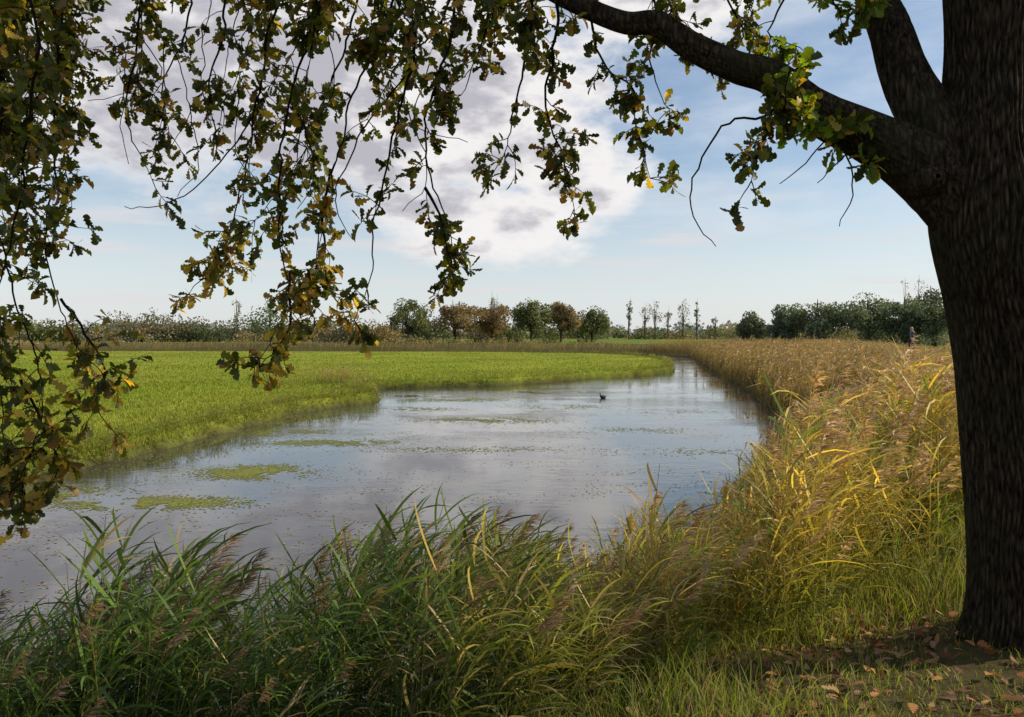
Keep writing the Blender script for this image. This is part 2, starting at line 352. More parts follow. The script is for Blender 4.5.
tt=(.5+.5*vnoise(x,y,.35,9))[:,None]; t2=(.5+.5*vnoise(x,y,1.2,19))[:,None]; t3=(.5+.5*vnoise(x,y*1.6,.12,20))[:,None]
col=(grassc*(1-tt)+g2*tt)*(.65+.4*t2+.4*t3)*rg.uniform(.65,1.3,(len(x),1)); dr=rg.random(len(x))<.05+.14*(t3[:,0]>.60); col[dr]=[.36,.31,.10]
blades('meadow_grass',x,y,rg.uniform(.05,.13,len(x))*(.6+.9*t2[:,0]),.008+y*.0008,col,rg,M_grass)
n=30000; y=25/(1-rg.random(n)*.75); x=rg.uniform(.3,.75,n)*y; s,m2=sdist(x,y); k=(~m2)&(s>9); x,y=x[k],y[k]
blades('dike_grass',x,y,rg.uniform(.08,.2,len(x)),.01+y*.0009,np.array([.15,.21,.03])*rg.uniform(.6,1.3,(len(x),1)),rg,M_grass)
n=70000; x=rg.uniform(-4,4.5,n); y=rg.uniform(2.4,7.5,n); s,m2=sdist(x,y); k=(s>.05)&(vnoise(x,y,3,23)+.4*rg.normal(size=n)>-.25)&((x>-.5)|(rg.random(n)<.5)); x,y=x[k],y[k]
sh=smooth(x,-.5,1.5)[:,None]
col=(GREEN*(1-sh)+(YG*.5+GREEN*.7)*sh)*rg.uniform(.5,1.4,(len(x),1)); dr=rg.random(len(x))<.22; col[dr]=STRAW*.7
bare=smooth(x-(.8),0,1)*smooth(-y,-4.9,-4.4)
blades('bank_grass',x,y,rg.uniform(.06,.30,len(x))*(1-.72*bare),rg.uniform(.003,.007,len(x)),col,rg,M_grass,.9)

# ------------------------------------------------------------------ oak tree
def catmull(P,step):
    P=np.array(P,float); Q=np.vstack([2*P[0]-P[1],P,2*P[-1]-P[-2]]); o=[]
    for i in range(1,len(Q)-2):
        L_=np.linalg.norm(Q[i+1][:3]-Q[i][:3]); n=max(2,int(L_/step))
        for t in np.arange(n)/n:
            o.append(.5*((2*Q[i])+(-Q[i-1]+Q[i+1])*t+(2*Q[i-1]-5*Q[i]+4*Q[i+1]-Q[i+2])*t*t+(-Q[i-1]+3*Q[i]-3*Q[i+1]+Q[i+2])*t**3))
    o.append(P[-1]); return np.array(o)
def tube(P,r,sides,ridge=0,seed=0,flare=None,spc=.04,step=.03):
    n=len(P); T=norm(np.gradient(P,axis=0)); ref=np.array([0.,1,0]) if abs(T[0][1])<.8 else np.array([1.,0,0])
    U=[];u=norm(np.cross(T[0],ref))
    for i in range(n):
        u=norm(u-T[i]*(u@T[i])); U.append(u)
    U=np.array(U); W=np.cross(T,U); a=np.linspace(0,2*np.pi,sides,endpoint=False)
    rr=np.repeat(np.asarray(r)[:,None],sides,1)
    if ridge:
        A,S=np.meshgrid(a,np.arange(n)*step)
        k=2*max(4,round(math.pi*np.max(r[:max(3,n//2)])/spc/1))
        k=min(k,sides//5*2)
        rid=np.abs(np.sin((k*A)/2+1.6*np.sin(3.1*S+seed)+1.1*np.sin(7*S+2*A)+.8*np.sin(2*A+S*5)+.9*np.sin(11*S-5*A)))**.6
        rr=rr*(1+ridge*(rid-.6)+.05*np.sin(2*A+1.3*S+seed)+.03*np.sin(3*A-2.2*S)+.025*np.sin(4*S+seed*2+A))
        if flare is not None: rr=rr*(1+flare[:,None]*(.7+.5*np.cos(5*A+.6)))
    V=P[:,None,:]+rr[...,None]*(np.cos(a)[None,:,None]*U[:,None,:]+np.sin(a)[None,:,None]*W[:,None,:])
    I=np.arange(n*sides).reshape(n,sides); J=np.roll(I,-1,1)
    F=np.stack([I[:-1],J[:-1],J[1:],I[1:]],-1).reshape(-1,4)
    return V.reshape(-1,3),F
def at(px,py,d):      # survey bearing -> metres
    return [(px-512)/773*d, d, H-(py-335)/773*d]
oak=bpy.data.objects.new('oak_tree',None); scene.collection.objects.link(oak)
acc=Acc(); one=np.array([1,1,1.])
tr=[(2.90,4.25,.45,.34),(2.88,4.25,.9,.30),(2.86,4.24,1.35,.28),(2.82,4.22,1.9,.275),(2.74,4.2,2.4,.27),(2.66,4.2,2.8,.28),(2.595,4.2,3.2,.31),(2.58,4.22,3.55,.275),(2.61,4.25,3.95,.245),(2.62,4.3,4.6,.235),(2.55,4.5,6,.2),(2.7,4.6,8,.13),(2.6,4.7,10.5,.04)]
T=catmull(tr,.025); fl=.36*np.exp(-np.maximum(T[:,2]-.85,0)/.14)
V,F=tube(T[:,:3],T[:,3],260,.085,1,fl,.032,.025); acc.add(V,F,one)
def limb(pts,sides=40,ridge=.06,step=.03,seed=0):
    T=catmull(pts,step); V,F=tube(T[:,:3],T[:,3],sides,ridge,seed,None,.035,step); acc.add(V,F,one); return T
def L4(px,py,d,r): return (*at(px,py,d),r)
A=limb([L4(972,215,4.2,.20),L4(922,172,4.18,.165),L4(872,142,4.2,.125),L4(812,112,4.25,.104),L4(770,80,4.3,.088),L4(735,70,4.33,.080),L4(690,50,4.4,.074),L4(655,28,4.45,.066),L4(620,26,4.5,.060),L4(560,0,4.6,.056),L4(480,-45,4.7,.052),L4(380,-95,4.8,.046),L4(260,-130,4.9,.04),L4(120,-150,5.0,.03),L4(-40,-120,5.0,.022),L4(-200,-60,5.0,.012)],80,.13,.022,2)
B=limb([L4(965,200,4.2,.19),L4(930,130,4.25,.14),L4(902,80,4.35,.120),L4(884,30,4.5,.108),L4(862,-20,4.7,.095),L4(800,-200,5.4,.06),L4(700,-330,6,.03)],80,.13,.022,3)
for pts in ([(2.6,4.3,4.6,.12),(3.6,4.6,5.6,.09),(5.2,5,6.6,.05),(6.5,5,7,.02)],[(2.6,4.4,5.2,.12),(1.4,4.2,6.6,.09),(-.6,3.9,7.8,.06),(-2.6,3.6,8.3,.02)],
            [(2.55,4.5,6,.1),(2.6,6,7,.07),(2.0,7.8,7.8,.03)],[(2.6,4.5,5.6,.1),(2.4,2.8,6.6,.07),(1.6,1.0,7.4,.03)],[(2.6,4.5,7,.08),(1.2,5,8.6,.05),(.2,5.2,9.6,.02)]):
    limb(pts,20,.05,.08)
th=np.linspace(0,1,9); bx,by,bz=at(932,178,3.98)
T=np.stack([bx+0*th,by+.14-th*.17,bz+0*th,.08*np.sqrt(np.maximum(1-th**3,.02))],-1); V,F=tube(T[:,:3],T[:,3],40,.12,5); acc.add(V,F,one)
acc.build('trunk_and_limbs',[M_bark],smooth=True,parent=oak)

st_=np.array([0,.12,.22,.34,.44,.57,.67,.79,.90,1.0]); wd=np.array([.012,.07,.05,.17,.10,.26,.16,.27,.17,.01])
lv=[];
for i in range(10):
    zc=-.18*st_[i]**2
    lv+= [[-wd[i],st_[i]-(.03 if i%2 else -.02),zc+.3*wd[i]],[0,st_[i],zc],[wd[i],st_[i]-(.03 if i%2 else -.02),zc+.3*wd[i]]]
lv=np.array(lv); lF=[]
for i in range(9):
    a=i*3; lF+=[[a,a+1,a+4,a+3],[a+1,a+2,a+5,a+4]]
lF=np.array(lF)
def addleaves(acc,P,D,size,col,rng):
    n=len(P); up=norm(np.array([0,0,1.])+rng.normal(size=(n,3))*.8); M=frame(D,up)*size[:,None,None]
    M[:,:,2]*=rng.uniform(-.8,3.0,n)[:,None]
    V,F=replicate(lv,lF,M,P); acc.add(V,F,np.repeat(col,len(lv),axis=0))
tw=Acc(); lf=Acc(); lr=np.random.default_rng(5)
DK=np.array([.055,.07,.013]); OL=np.array([.125,.13,.02]); BR=np.array([.22,.125,.035]); BG=np.array([.13,.20,.02]); YB=np.array([.42,.29,.05])
def leafcolors(n,tone):
    c=np.empty((n,3)); r=lr.random(n)
    pal={'n':[(DK,.45),(OL,.78),(BR,.89),(YB,1)],'y':[(OL,.30),(YB,.70),(BR,.88),(DK,1)],'g':[(BG,.5),(DK,.68),(YB,.82),(OL,1)]}[tone]
    prev=0
    for col,up in pal:
        k=(r>=prev)&(r<up+1e-9); c[k]=col; prev=up
    return c*lr.uniform(.5,1.35,(n,1))
def spray(path,dens=1.0,tone='n',tl=.30,start=0.0,bare=False,r0=.010,jit=.35,lsz=.94):
    P=np.array([at(*q) for q in path]); T=catmull(np.hstack([P,np.linspace(r0,.0022,len(P))[:,None]]),.05)
    T[:,:3]+= np.cumsum(lr.normal(size=(len(T),3))*.008,axis=0)
    V,F=tube(T[:,:3],T[:,3],6); tw.add(V,F,one)
    if bare: return
    tang=norm(np.gradient(T[:,:3],axis=0)); n=int(len(T)*.88*dens)
    clus=lr.random(5)
    for k in range(n):
        u=lr.random(); 
        if lr.random()<.65: u=np.clip(clus[lr.integers(0,5)]+lr.normal()*.045,0,1)
        i=int((start+(1-start)*u)*(len(T)-1)) if k>1 else len(T)-1
        d=norm(tang[i]*.4+lr.normal(size=3)*.8+np.array([0,0,-.2])); L_=tl*lr.uniform(.25,1.15); ns=5
        pts=[T[i,:3]]
        for j in range(ns):
            d=norm(d+np.array([0,0,-.14])+lr.normal(size=3)*.16); pts.append(pts[-1]+d*L_/ns)
        pts=np.array(pts); V,F=tube(pts,np.linspace(.0033,.0013,ns+1),4); tw.add(V,F,one)
        m=lr.integers(6,13); q=np.clip(lr.beta(2.4,1.0,m),0,1)*ns; i0=np.minimum(q.astype(int),ns-1); fr=(q-i0)[:,None]
        LP=pts[i0]*(1-fr)+pts[i0+1]*fr
        D=norm(d[None]*.7+lr.normal(size=(m,3))*.85+np.array([0,0,-.25]))
        addleaves(lf,LP,D,lr.uniform(.05,.12,m)*lsz,leafcolors(m,tone),lr)
S=spray
S([(40,-80,4.6),(20,60,4.5),(12,180,4.5),(28,290,4.5),(48,390,4.5),(30,485,4.5)],1.35,tl=.3)
S([(-30,-60,4.8),(-20,100,4.8),(-10,250,4.8),(5,380,4.8),(15,480,4.7)],1.2)
S([(90,-80,5),(80,40,5),(62,150,5),(55,250,5),(75,330,5),(110,372,5)],1.05,tl=.28)
S([(60,300,5),(85,340,5),(98,380,5),(85,410,5),(105,440,5)],1.3,'y',tl=.24,start=.1)
S([(20,-60,4.2),(50,60,4.2),(40,160,4.2),(20,260,4.2),(5,330,4.3)],1.1)
S([(20,380,4.6),(40,430,4.6),(50,470,4.6),(20,495,4.6)],1.5,'y',tl=.22)
for q in range(13):
    x0=lr.uniform(-30,340); S([(x0,-90,lr.uniform(4.4,5.8)),(x0+lr.uniform(-25,25),-10,5.2),(x0+lr.uniform(-35,30),lr.uniform(50,125),5.3)],1.25,tl=.32)
for q in range(4):
    x0=lr.uniform(-20,110); S([(x0,60,5.2),(x0+lr.uniform(-25,25),120,5.2),(x0+lr.uniform(-35,30),lr.uniform(160,230),5.3)],1.1,tl=.3)
for q in range(5):
    x0=lr.uniform(340,620); S([(x0,-90,lr.uniform(4.6,5.6)),(x0+lr.uniform(-25,25),-30,5),(x0+lr.uniform(-35,30),lr.uniform(5,35),5.1)],1.1,tl=.28)
S([(150,-80,5),(140,30,5),(118,110,5),(140,168,5)],1.0)
S([(190,-90,5.3),(185,20,5.3),(160,90,5.3),(165,150,5.3)],.8,tl=.25)
S([(230,-90,4.9),(222,30,4.9),(205,90,4.9),(212,128,4.9)],.9,tl=.22)
S([(300,-90,5.1),(280,30,5.1),(262,120,5.1),(250,190,5.1),(236,245,5.1),(205,268,5.1)],.85,tl=.25)
S([(250,225,5.1),(225,255,5.1),(195,295,5.1)],1.8,'y',tl=.22,start=.2)
S([(345,-90,4.8),(320,30,4.8),(295,130,4.8),(288,220,4.8),(290,300,4.8),(262,362,4.8)],.85,tl=.25)
S([(292,270,4.8),(290,320,4.8),(262,362,4.8)],1.6,'y',tl=.25,start=.1)
S([(380,-90,5.4),(350,20,5.4),(325,90,5.4),(300,160,5.4),(262,215,5.4)],.9,tl=.3)
S([(400,-90,5),(392,20,5),(365,90,5),(345,150,5),(330,215,5),(322,300,5)],.95,tl=.27)
S([(430,-80,4.7),(412,50,4.7),(390,130,4.7),(372,200,4.7),(370,260,4.7),(352,310,4.7)],.9,tl=.24)
S([(330,170,5),(320,240,5),(330,300,5),(345,312,5)],1.2,'y',tl=.24,start=.2)
S([(455,-70,4.6),(440,40,4.6),(415,110,4.6),(418,180,4.6),(438,225,4.6),(446,272,4.6)],1.0,tl=.2)
S([(425,190,4.6),(438,225,4.6),(446,270,4.6)],1.2,tl=.16)
S([(470,-70,5.2),(445,20,5.2),(400,60,5.2),(370,110,5.2)],1.2,tl=.3)
S([(500,-60,4.7),(492,20,4.7),(478,60,4.7),(462,100,4.7)],1.1,tl=.22)
S([(530,-30,4.6),(522,40,4.6),(510,110,4.6),(492,170,4.6)],1.1,tl=.22)
S([(555,0,4.6),(545,60,4.6),(538,110,4.6),(556,160,4.6),(570,205,4.6)],1.1,tl=.18)
S([(520,-40,5),(500,10,5),(530,50,5)],1.3,tl=.25)
S([(600,-60,4.8),(590,10,4.8),(600,60,4.8),(636,95,4.8),(640,130,4.8),(656,190,4.8)],1.0,tl=.2)
S([(640,-60,4.9),(655,10,4.9),(648,60,4.9),(668,100,4.9)],1.2,tl=.22)
S([(690,-70,4.7),(670,0,4.7),(690,30,4.7)],1.3,tl=.25)
S([(730,-80,4.8),(720,-10,4.8),(740,30,4.8),(715,50,4.7)],1.3,tl=.25)
S([(800,-90,4.9),(790,-10,4.9),(770,30,4.8),(800,45,4.8)],1.1,'g',tl=.25)
S([(780,-90,5.2),(750,-10,5.2),(760,50,5.2)],1.3,tl=.25)
S([(840,-80,4.3),(825,-10,4.2),(838,30,4.2)],1.1,'g',tl=.22)
S([(790,95,4.25),(768,110,4.1),(752,150,4.0),(742,182,4.0)],1.3,'n',tl=.17)
S([(770,85,4.3),(782,110,4.0),(790,70,3.9)],1.5,'g',tl=.17)
S([(790,95,4.3),(815,110,3.95),(800,85,3.9)],1.2,'g',tl=.13)
S([(830,120,4.25),(835,138,4.1),(862,158,4.1)],1.3,'g',tl=.14)
S([(880,20,4.5),(862,-5,4.3),(855,15,4.2)],1.2,'g',tl=.15)
S([(795,100,4.25),(757,119,4.1),(727,123,4.1),(700,150,4.1),(680,192,4.1),(684,232,4.1),(704,253,4.1)],bare=True,r0=.008)
S([(845,130,4.2),(848,170,4.1),(856,212,4.1),(843,238,4.1)],bare=True,r0=.006)
S([(830,120,4.2),(812,160,4.1),(783,188,4.1)],bare=True,r0=.005)
S([(860,140,4.2),(838,165,4.1),(818,185,4.1)],bare=True,r0=.004)
S([(255,120,5.1),(225,170,5.1),(180,205,5.1),(142,208,5.1)],bare=True,r0=.006)
S([(60,60,5),(30,120,5),(-5,150,5)],bare=True,r0=.006)
S([(420,60,5),(350,160,5),(335,210,5),(350,240,5)],bare=True,r0=.006)
for q in range(16):
    x0=lr.uniform(120,450); y0=lr.uniform(20,190); S([(x0,y0-60,5),(x0+lr.uniform(-20,20),y0,5),(x0+lr.uniform(-55,40),y0+lr.uniform(20,60),5)],bare=True,r0=.004)
n=4500; cc=np.array([(4.8,4.8,8.0,1.7),(2.6,4.6,9.6,2.2),(-.5,4,8.4,1.9),(1.5,1.6,7.4,1.7),(2.2,7.3,8.6,1.6),(-2.4,3.2,8.2,1.5),(5.6,3.6,7.8,1.4),(1,5.2,9.8,1.8),(0,2.2,6.8,1.3)])  # upper crown above the view, added and spaced to shade the left bank
i=lr.integers(0,len(cc),n); v=norm(lr.normal(size=(n,3)))*(lr.random((n,1))**.5)*cc[i,3:4]; v[:,2]*=.6; P=cc[i,:3]+v
addleaves(lf,P,norm(lr.normal(size=(n,3))),lr.uniform(.13,.22,n),leafcolors(n,'n'),lr)
tw.build('twigs',[M_twig],parent=oak); lf.build('leaves',[M_leaf],parent=oak)

n=7000; x=lr.uniform(.1,4.6,n); y=2.6+3.6*lr.random(n); k=(vnoise(x,y,2.0,41)+.5*lr.normal(size=n)>-.1)&(x>.4+.35*lr.normal(size=n)); x,y=x[k],y[k]; n=len(x)
P=np.stack([x,y,gz(x,y)+lr.uniform(.015,.05,n)],-1); a=lr.uniform(0,6.28,n); D=np.stack([np.cos(a),np.sin(a),lr.normal(size=n)*.25],-1)
up=norm(np.array([0,0,1.])+lr.normal(size=(n,3))*.35); M=frame(D,up)*lr.uniform(.04,.09,n)[:,None,None]; M[:,:,2]*=lr.uniform(-.5,3,n)[:,None]
V,F=replicate(lv,lF,M,P); pal=np.array([[.28,.10,.035],[.36,.16,.05],[.18,.08,.04],[.40,.25,.09],[.24,.13,.07]])
col=pal[lr.integers(0,5,n)]*lr.uniform(.5,1.3,(n,1))
mesh_obj('fallen_leaves',V,[F],np.repeat(col,len(lv),axis=0),[M_litter])

# ------------------------------------------------------------------ distant trees
quad=np.array([[-.5,-.35,0],[.1,-.5,.08],[.5,.1,0],[-.1,.5,.08]]); qF=np.array([[0,1,2,3]])
def far_tree(name,x,y,h,w,col,n=2200,trunk=.18,lobes=14,leaf=.28,seed=0,base=.18,rlo=.16,rhi=.30):
    rng=np.random.default_rng(seed+100); z0=float(gz(np.array([x]),np.array([y]))[0]); a=Acc()
    par=bpy.data.objects.new(name,None); scene.collection.objects.link(par); par.location=(0,0,0)
    Tq=catmull([(x,y,z0-.2,trunk*1.3),(x+rng.normal()*.1,y,z0+h*.4,trunk),(x+rng.normal()*.2,y,z0+h*.9,trunk*.1)],.5)
    V,F=tube(Tq[:,:3],Tq[:,3],8); a.add(V,F,one)
    cz=z0+h*(base+(1-base)/2); rz=h*(1-base)/2
    L_=norm(rng.normal(size=(lobes,3)))*(rng.random((lobes,1))**.35)*np.array([w/2*.74,w/2*.74,rz*.72])+np.array([x,y,cz])
    for l in L_:
        s=np.array([x,y,z0+h*rng.uniform(.15,.5)]); m=(s+l)/2+np.array([0,0,.1*h*rng.random()])
        Tq=catmull([(*s,trunk*.45),(*m,trunk*.3),(*l,trunk*.1)],.5); V,F=tube(Tq[:,:3],Tq[:,3],5); a.add(V,F,one)
    a.build('trunk',[M_bark],parent=par)
    i=rng.integers(0,lobes,n); rl=rng.uniform(rlo,rhi,lobes)*w*(.8 if w<h else .6)
    v=norm(rng.normal(size=(n,3)))*(rng.random((n,1))**.45)*rl[i][:,None]*np.array([1,1,min(1.3,max(.6,rz/(w/2)))])
    P=L_[i]+v; P[:,2]=np.maximum(P[:,2],z0+base*h*.6)
    M=randrot(n,rng)*(leaf*rng.uniform(.6,1.4,n))[:,None,None]; V,F=replicate(quad,qF,M,P)
    lt=rng.uniform(.65,1.35,lobes)[i][:,None]*rng.uniform(.6,1.4,(n,1)); c=np.array(col)*lt
    mesh_obj('crown',V,[F],np.repeat(c,4,axis=0),[M_far],parent=par); return par
def bx_(px,d): return (px-512)/773*d
brn=(.25,.18,.09); olv=(.18,.19,.08); grn=(.13,.16,.07); rus=(.27,.18,.09)  # foliage colours paled and greyed: distance haze is mixed into them
for i,(px,tp,wpx,c) in enumerate([(408,300,44,olv),(455,298,50,brn),(492,303,42,rus),(531,299,32,olv),(561,301,40,brn),(592,309,28,olv)]):
    d=128+4*(i%3); h=(346-tp)/773*d; far_tree('broadleaf_tree',bx_(px,d),d,h,wpx/773*d*1.25,c,4600,.2,24,.28,i,.06,.17,.34)
wil=(.17,.19,.11)  # willow grey-green, paled with haze put into the colour
for i,(px,tp,wpx) in enumerate([(752,310,26),(785,302,38),(818,292,54),(868,289,58),(905,288,46),(935,276,60)]):
    d=92-3*i; h=(345-tp)/773*d; far_tree('willow_tree',bx_(px,d),d,h,wpx/773*d*1.25,wil,7000,.25,26,.20,20+i,.0,.20,.38)
for i,px in enumerate([629,645,655,668,683,697,492,497,237,270,715,905,918]):
    d=210+6*(i%4); tp=[298,303,300,308,301,299,290,294,297,292,318,276,272][i]; h=(345-tp)/773*d
    far_tree('poplar_tree',bx_(px,d),d,h,2.4+(i*7%5)*.8,(.25,.23,.16),220,.14,13,.32,40+i,.15)
rng=np.random.default_rng(77); PP=[];CC=[];SZ=[]
tk=Acc()
def clump(x,y,h,w,c,n,leaf=.45):
    z0=.3; lob=6; Lc=norm(rng.normal(size=(lob,3)))*np.array([w*.3,w*.3,h*.22])+np.array([x,y,z0+h*.5]); i=rng.integers(0,lob,n)
    v=norm(rng.normal(size=(n,3)))*(rng.random((n,1))**.4)*np.array([w*.3,w*.3,h*.33]); P=Lc[i]+v; P[:,2]=np.clip(P[:,2],z0,None)
    PP.append(P); CC.append(np.array(c)*rng.uniform(.7,1.3,lob)[i][:,None]*rng.uniform(.6,1.4,(n,1))); SZ.append(np.full(n,leaf))
    Tq=catmull([(x,y,z0,.2),(x,y,z0+h*.5,.12),(x+.2,y,z0+h*.8,.03)],1.5); V,F=tube(Tq[:,:3],Tq[:,3],5); tk.add(V,F,one)
cols=[olv,brn,grn,(.22,.19,.12),(.18,.18,.11)]
for px,tp in [(90,318),(125,306),(163,304),(190,312),(215,316),(235,310),(270,303),(310,316),(350,308),(375,318),(20,314),(50,318),(-30,308),(140,312),(335,318),(430,315),(475,314),(512,316),(545,316),(578,318)]:
    d=rng.uniform(137,150); clump(bx_(px,d),d,(346-tp)/773*d,rng.uniform(6.5,9.5),cols[rng.integers(0,5)],1200,.34)
for k in range(120):
    px=rng.uniform(-120,400); d=rng.uniform(135,180); top=rng.uniform(6,18); clump(bx_(px,d),d,(top+9)/773*d,rng.uniform(3,7),cols[rng.integers(0,5)],330,.36)
for k in range(90):
    px=rng.uniform(380,760); d=rng.uniform(240,330); top=rng.uniform(1,9)+(6 if px<600 else 0)*rng.random(); clump(bx_(px,d),d,(top+7)/773*d,rng.uniform(6,12),cols[rng.integers(0,5)],220,.7)
for k in range(60):
    px=rng.uniform(730,1150); d=rng.uniform(130,190); top=rng.uniform(5,22); clump(bx_(px,d),d,(top+8)/773*d,rng.uniform(4,8),cols[rng.integers(0,5)],320,.42)
for k in range(60):
    px=rng.uniform(735,1150); d=rng.uniform(93,112); clump(bx_(px,d),d,rng.uniform(1.5,4),rng.uniform(3,6),wil if k%2 else brn,420,.26)
for k in range(120):
    px=rng.uniform(-80,620); d=rng.uniform(122,130); clump(bx_(px,d),d,rng.uniform(.6,1.6)+(1.4 if 390<px<600 else 0)*rng.random(),rng.uniform(2,5),(.28,.22,.11) if rng.random()<.55 else olv,120,.28)
for k in range(160):
    xx=rng.uniform(-700,700); clump(xx,rng.uniform(500,620),rng.uniform(6,13),rng.uniform(15,30),(.24,.26,.26),120,2.0)  # farthest tree line: haze painted in as a pale blue-grey leaf colour
P=np.vstack(PP); c=np.vstack(CC); sz=np.concatenate(SZ)*rng.uniform(.6,1.4,len(P)); M=randrot(len(P),rng)*sz[:,None,None]; V,F=replicate(quad,qF,M,P)
wood=bpy.data.objects.new('distant_woodland',None); scene.collection.objects.link(wood)
mesh_obj('foliage',V,[F],np.repeat(c,4,axis=0),[M_far],parent=wood); tk.build('trunks',[M_bark],parent=wood)

# ------------------------------------------------------------------ coot
def simple(name,col,rough=.6):
    m,nt,out=newmat(name); p=nt.nodes.new('ShaderNodeBsdfPrincipled'); n=nt.nodes.new('ShaderNodeTexNoise'); n.inputs['Scale'].default_value=30
    mx=nt.nodes.new('ShaderNodeMix'); mx.data_type='RGBA'; mx.inputs[6].default_value=(*[c*.7 for c in col],1); mx.inputs[7].default_value=(*[min(1,c*1.3) for c in col],1)
    nt.links.new(n.outputs[0],mx.inputs[0]); nt.links.new(mx.outputs[2],p.inputs['Base Color']); p.inputs['Roughness'].default_value=rough
    nt.links.new(p.outputs[0],out.inputs[0]); return m
def skinned(name,verts,edges,radii,mats,parent,levels=2,root=0):
    me=bpy.data.meshes.new(name); me.from_pydata(verts,edges,[]); ob=bpy.data.objects.new(name,me); scene.collection.objects.link(ob); ob.parent=parent
    for m in mats: me.materials.append(m)
    sk=ob.modifiers.new('skin','SKIN'); sk.use_smooth_shade=True
    for i,r in enumerate(radii):
        me.skin_vertices[0].data[i].radius=(r if isinstance(r,tuple) else (r,r))
        me.skin_vertices[0].data[i].use_root=(i==root)
    ss=ob.modifiers.new('sub','SUBSURF'); ss.levels=levels; ss.render_levels=levels; return ob
coot=bpy.data.objects.new('coot_bird',None); scene.collection.objects.link(coot); coot.location=(3.75,31.8,0); coot.rotation_euler=(0,0,math.radians(200)); coot.scale=(.8,.8,.8)
skinned('body',[(-.20,0,.11),(-.13,0,.07),(0,0,.055),(.11,0,.075),(.15,0,.15),(.155,0,.22),(.18,0,.26),(.215,0,.255)],[(i,i+1) for i in range(7)],[.02,.065,.09,.07,.038,.03,.038,.022],[simple('coot_plumage',(.012,.012,.014))],coot,2,2)
skinned('bill',[(.225,0,.27),(.24,0,.258),(.275,0,.245)],[(0,1),(1,2)],[.012,.014,.004],[simple('coot_bill',(.8,.76,.7))],coot,1)

# ------------------------------------------------------------------ person on the dike path
px_,pd=912,40.0; X0=bx_(px_,pd); Z0=float(gz(np.array([X0]),np.array([pd]))[0])
person=bpy.data.objects.new('walking_person',None); scene.collection.objects.link(person); person.location=(X0,pd,Z0); person.rotation_euler=(0,0,math.radians(115))
m,nt,out=newmat('person_clothes'); N=nt.nodes; tc=N.new('ShaderNodeTexCoord'); sp=N.new('ShaderNodeSeparateXYZ'); nt.links.new(tc.outputs['Object'],sp.inputs[0])
cr=N.new('ShaderNodeValToRGB'); cr.color_ramp.interpolation='CONSTANT'; e=cr.color_ramp.elements
e[0].position=0; e[0].color=(.02,.015,.012,1); e[1].position=.045; e[1].color=(.03,.035,.055,1)
for pos,c in ((.48,(.04,.038,.042)),(.795,(.45,.27,.19)),(.90,(.07,.045,.03))):
    q=e.new(pos); q.color=(*c,1)
dv=N.new('ShaderNodeMath'); dv.operation='DIVIDE'; dv.inputs[1].default_value=1.9; nt.links.new(sp.outputs[2],dv.inputs[0]); nt.links.new(dv.outputs[0],cr.inputs[0])
p=N.new('ShaderNodeBsdfPrincipled'); p.inputs['Roughness'].default_value=.85; nt.links.new(cr.outputs[0],p.inputs['Base Color']); nt.links.new(p.outputs[0],out.inputs[0])
v=[(0,0,.96),(0,0,1.15),(.01,0,1.35),(.01,0,1.45),(.02,0,1.53),(.04,0,1.62),(.035,0,1.72),
   (0,.10,.90),(.10,.10,.50),(.02,.10,.09),(.17,.11,.04),
   (0,-.10,.90),(.03,-.10,.48),(-.22,-.10,.12),(-.10,-.11,.04),
   (.0,.19,1.42),(-.08,.25,1.14),(.03,.27,.90),(.0,-.19,1.42),(.07,-.25,1.14),(.20,-.26,.92)]
ed=[(0,1),(1,2),(2,3),(3,4),(4,5),(5,6),(0,7),(7,8),(8,9),(9,10),(0,11),(11,12),(12,13),(13,14),(3,15),(15,16),(16,17),(3,18),(18,19),(19,20)]
ra=[(.12,.16),(.12,.15),(.13,.18),(.09,.13),.055,.095,.07,.09,.062,.045,.04,.09,.062,.045,.04,.065,.048,.036,.065,.048,.036]
skinned('body',v,ed,ra,[m],person,2,0)
skin=simple('skin',(.45,.27,.19)); 
for nm,(hx,hy,hz) in (('hand_left',(.03,.27,.90)),('hand_right',(.20,-.26,.92))):
    vv=[(hx,hy,hz),(hx+.01,hy,hz-.06)]; ee=[(0,1)]; rr=[.03,.032]
    for k in range(4):
        o=(k-1.5)*.022; b=len(vv); vv+=[(hx+o+.01,hy,hz-.10),(hx+o+.015,hy*.98,hz-.145+.006*abs(k-1))]; ee+=[(1,b),(b,b+1)]; rr+=[.010,.008]
    b=len(vv); vv+=[(hx+.05,hy,hz-.07),(hx+.06,hy,hz-.105)]; ee+=[(0,b),(b,b+1)]; rr+=[.011,.009]
    skinned(nm,vv,ee,rr,[skin],person,1,0)
skinned('nose',[(.12,0,1.66),(.15,0,1.63)],[(0,1)],[.01,.014],[skin],person,1)
for s in (-1,1): skinned('ear',[(.03,s*.092,1.66),(.03,s*.098,1.62)],[(0,1)],[.014,.01],[skin],person,1)
for s in (-1,1): skinned('eye',[(.118,s*.035,1.665),(.122,s*.035,1.663)],[(0,1)],[.010,.008],[simple('eye',(.02,.015,.01))],person,1)

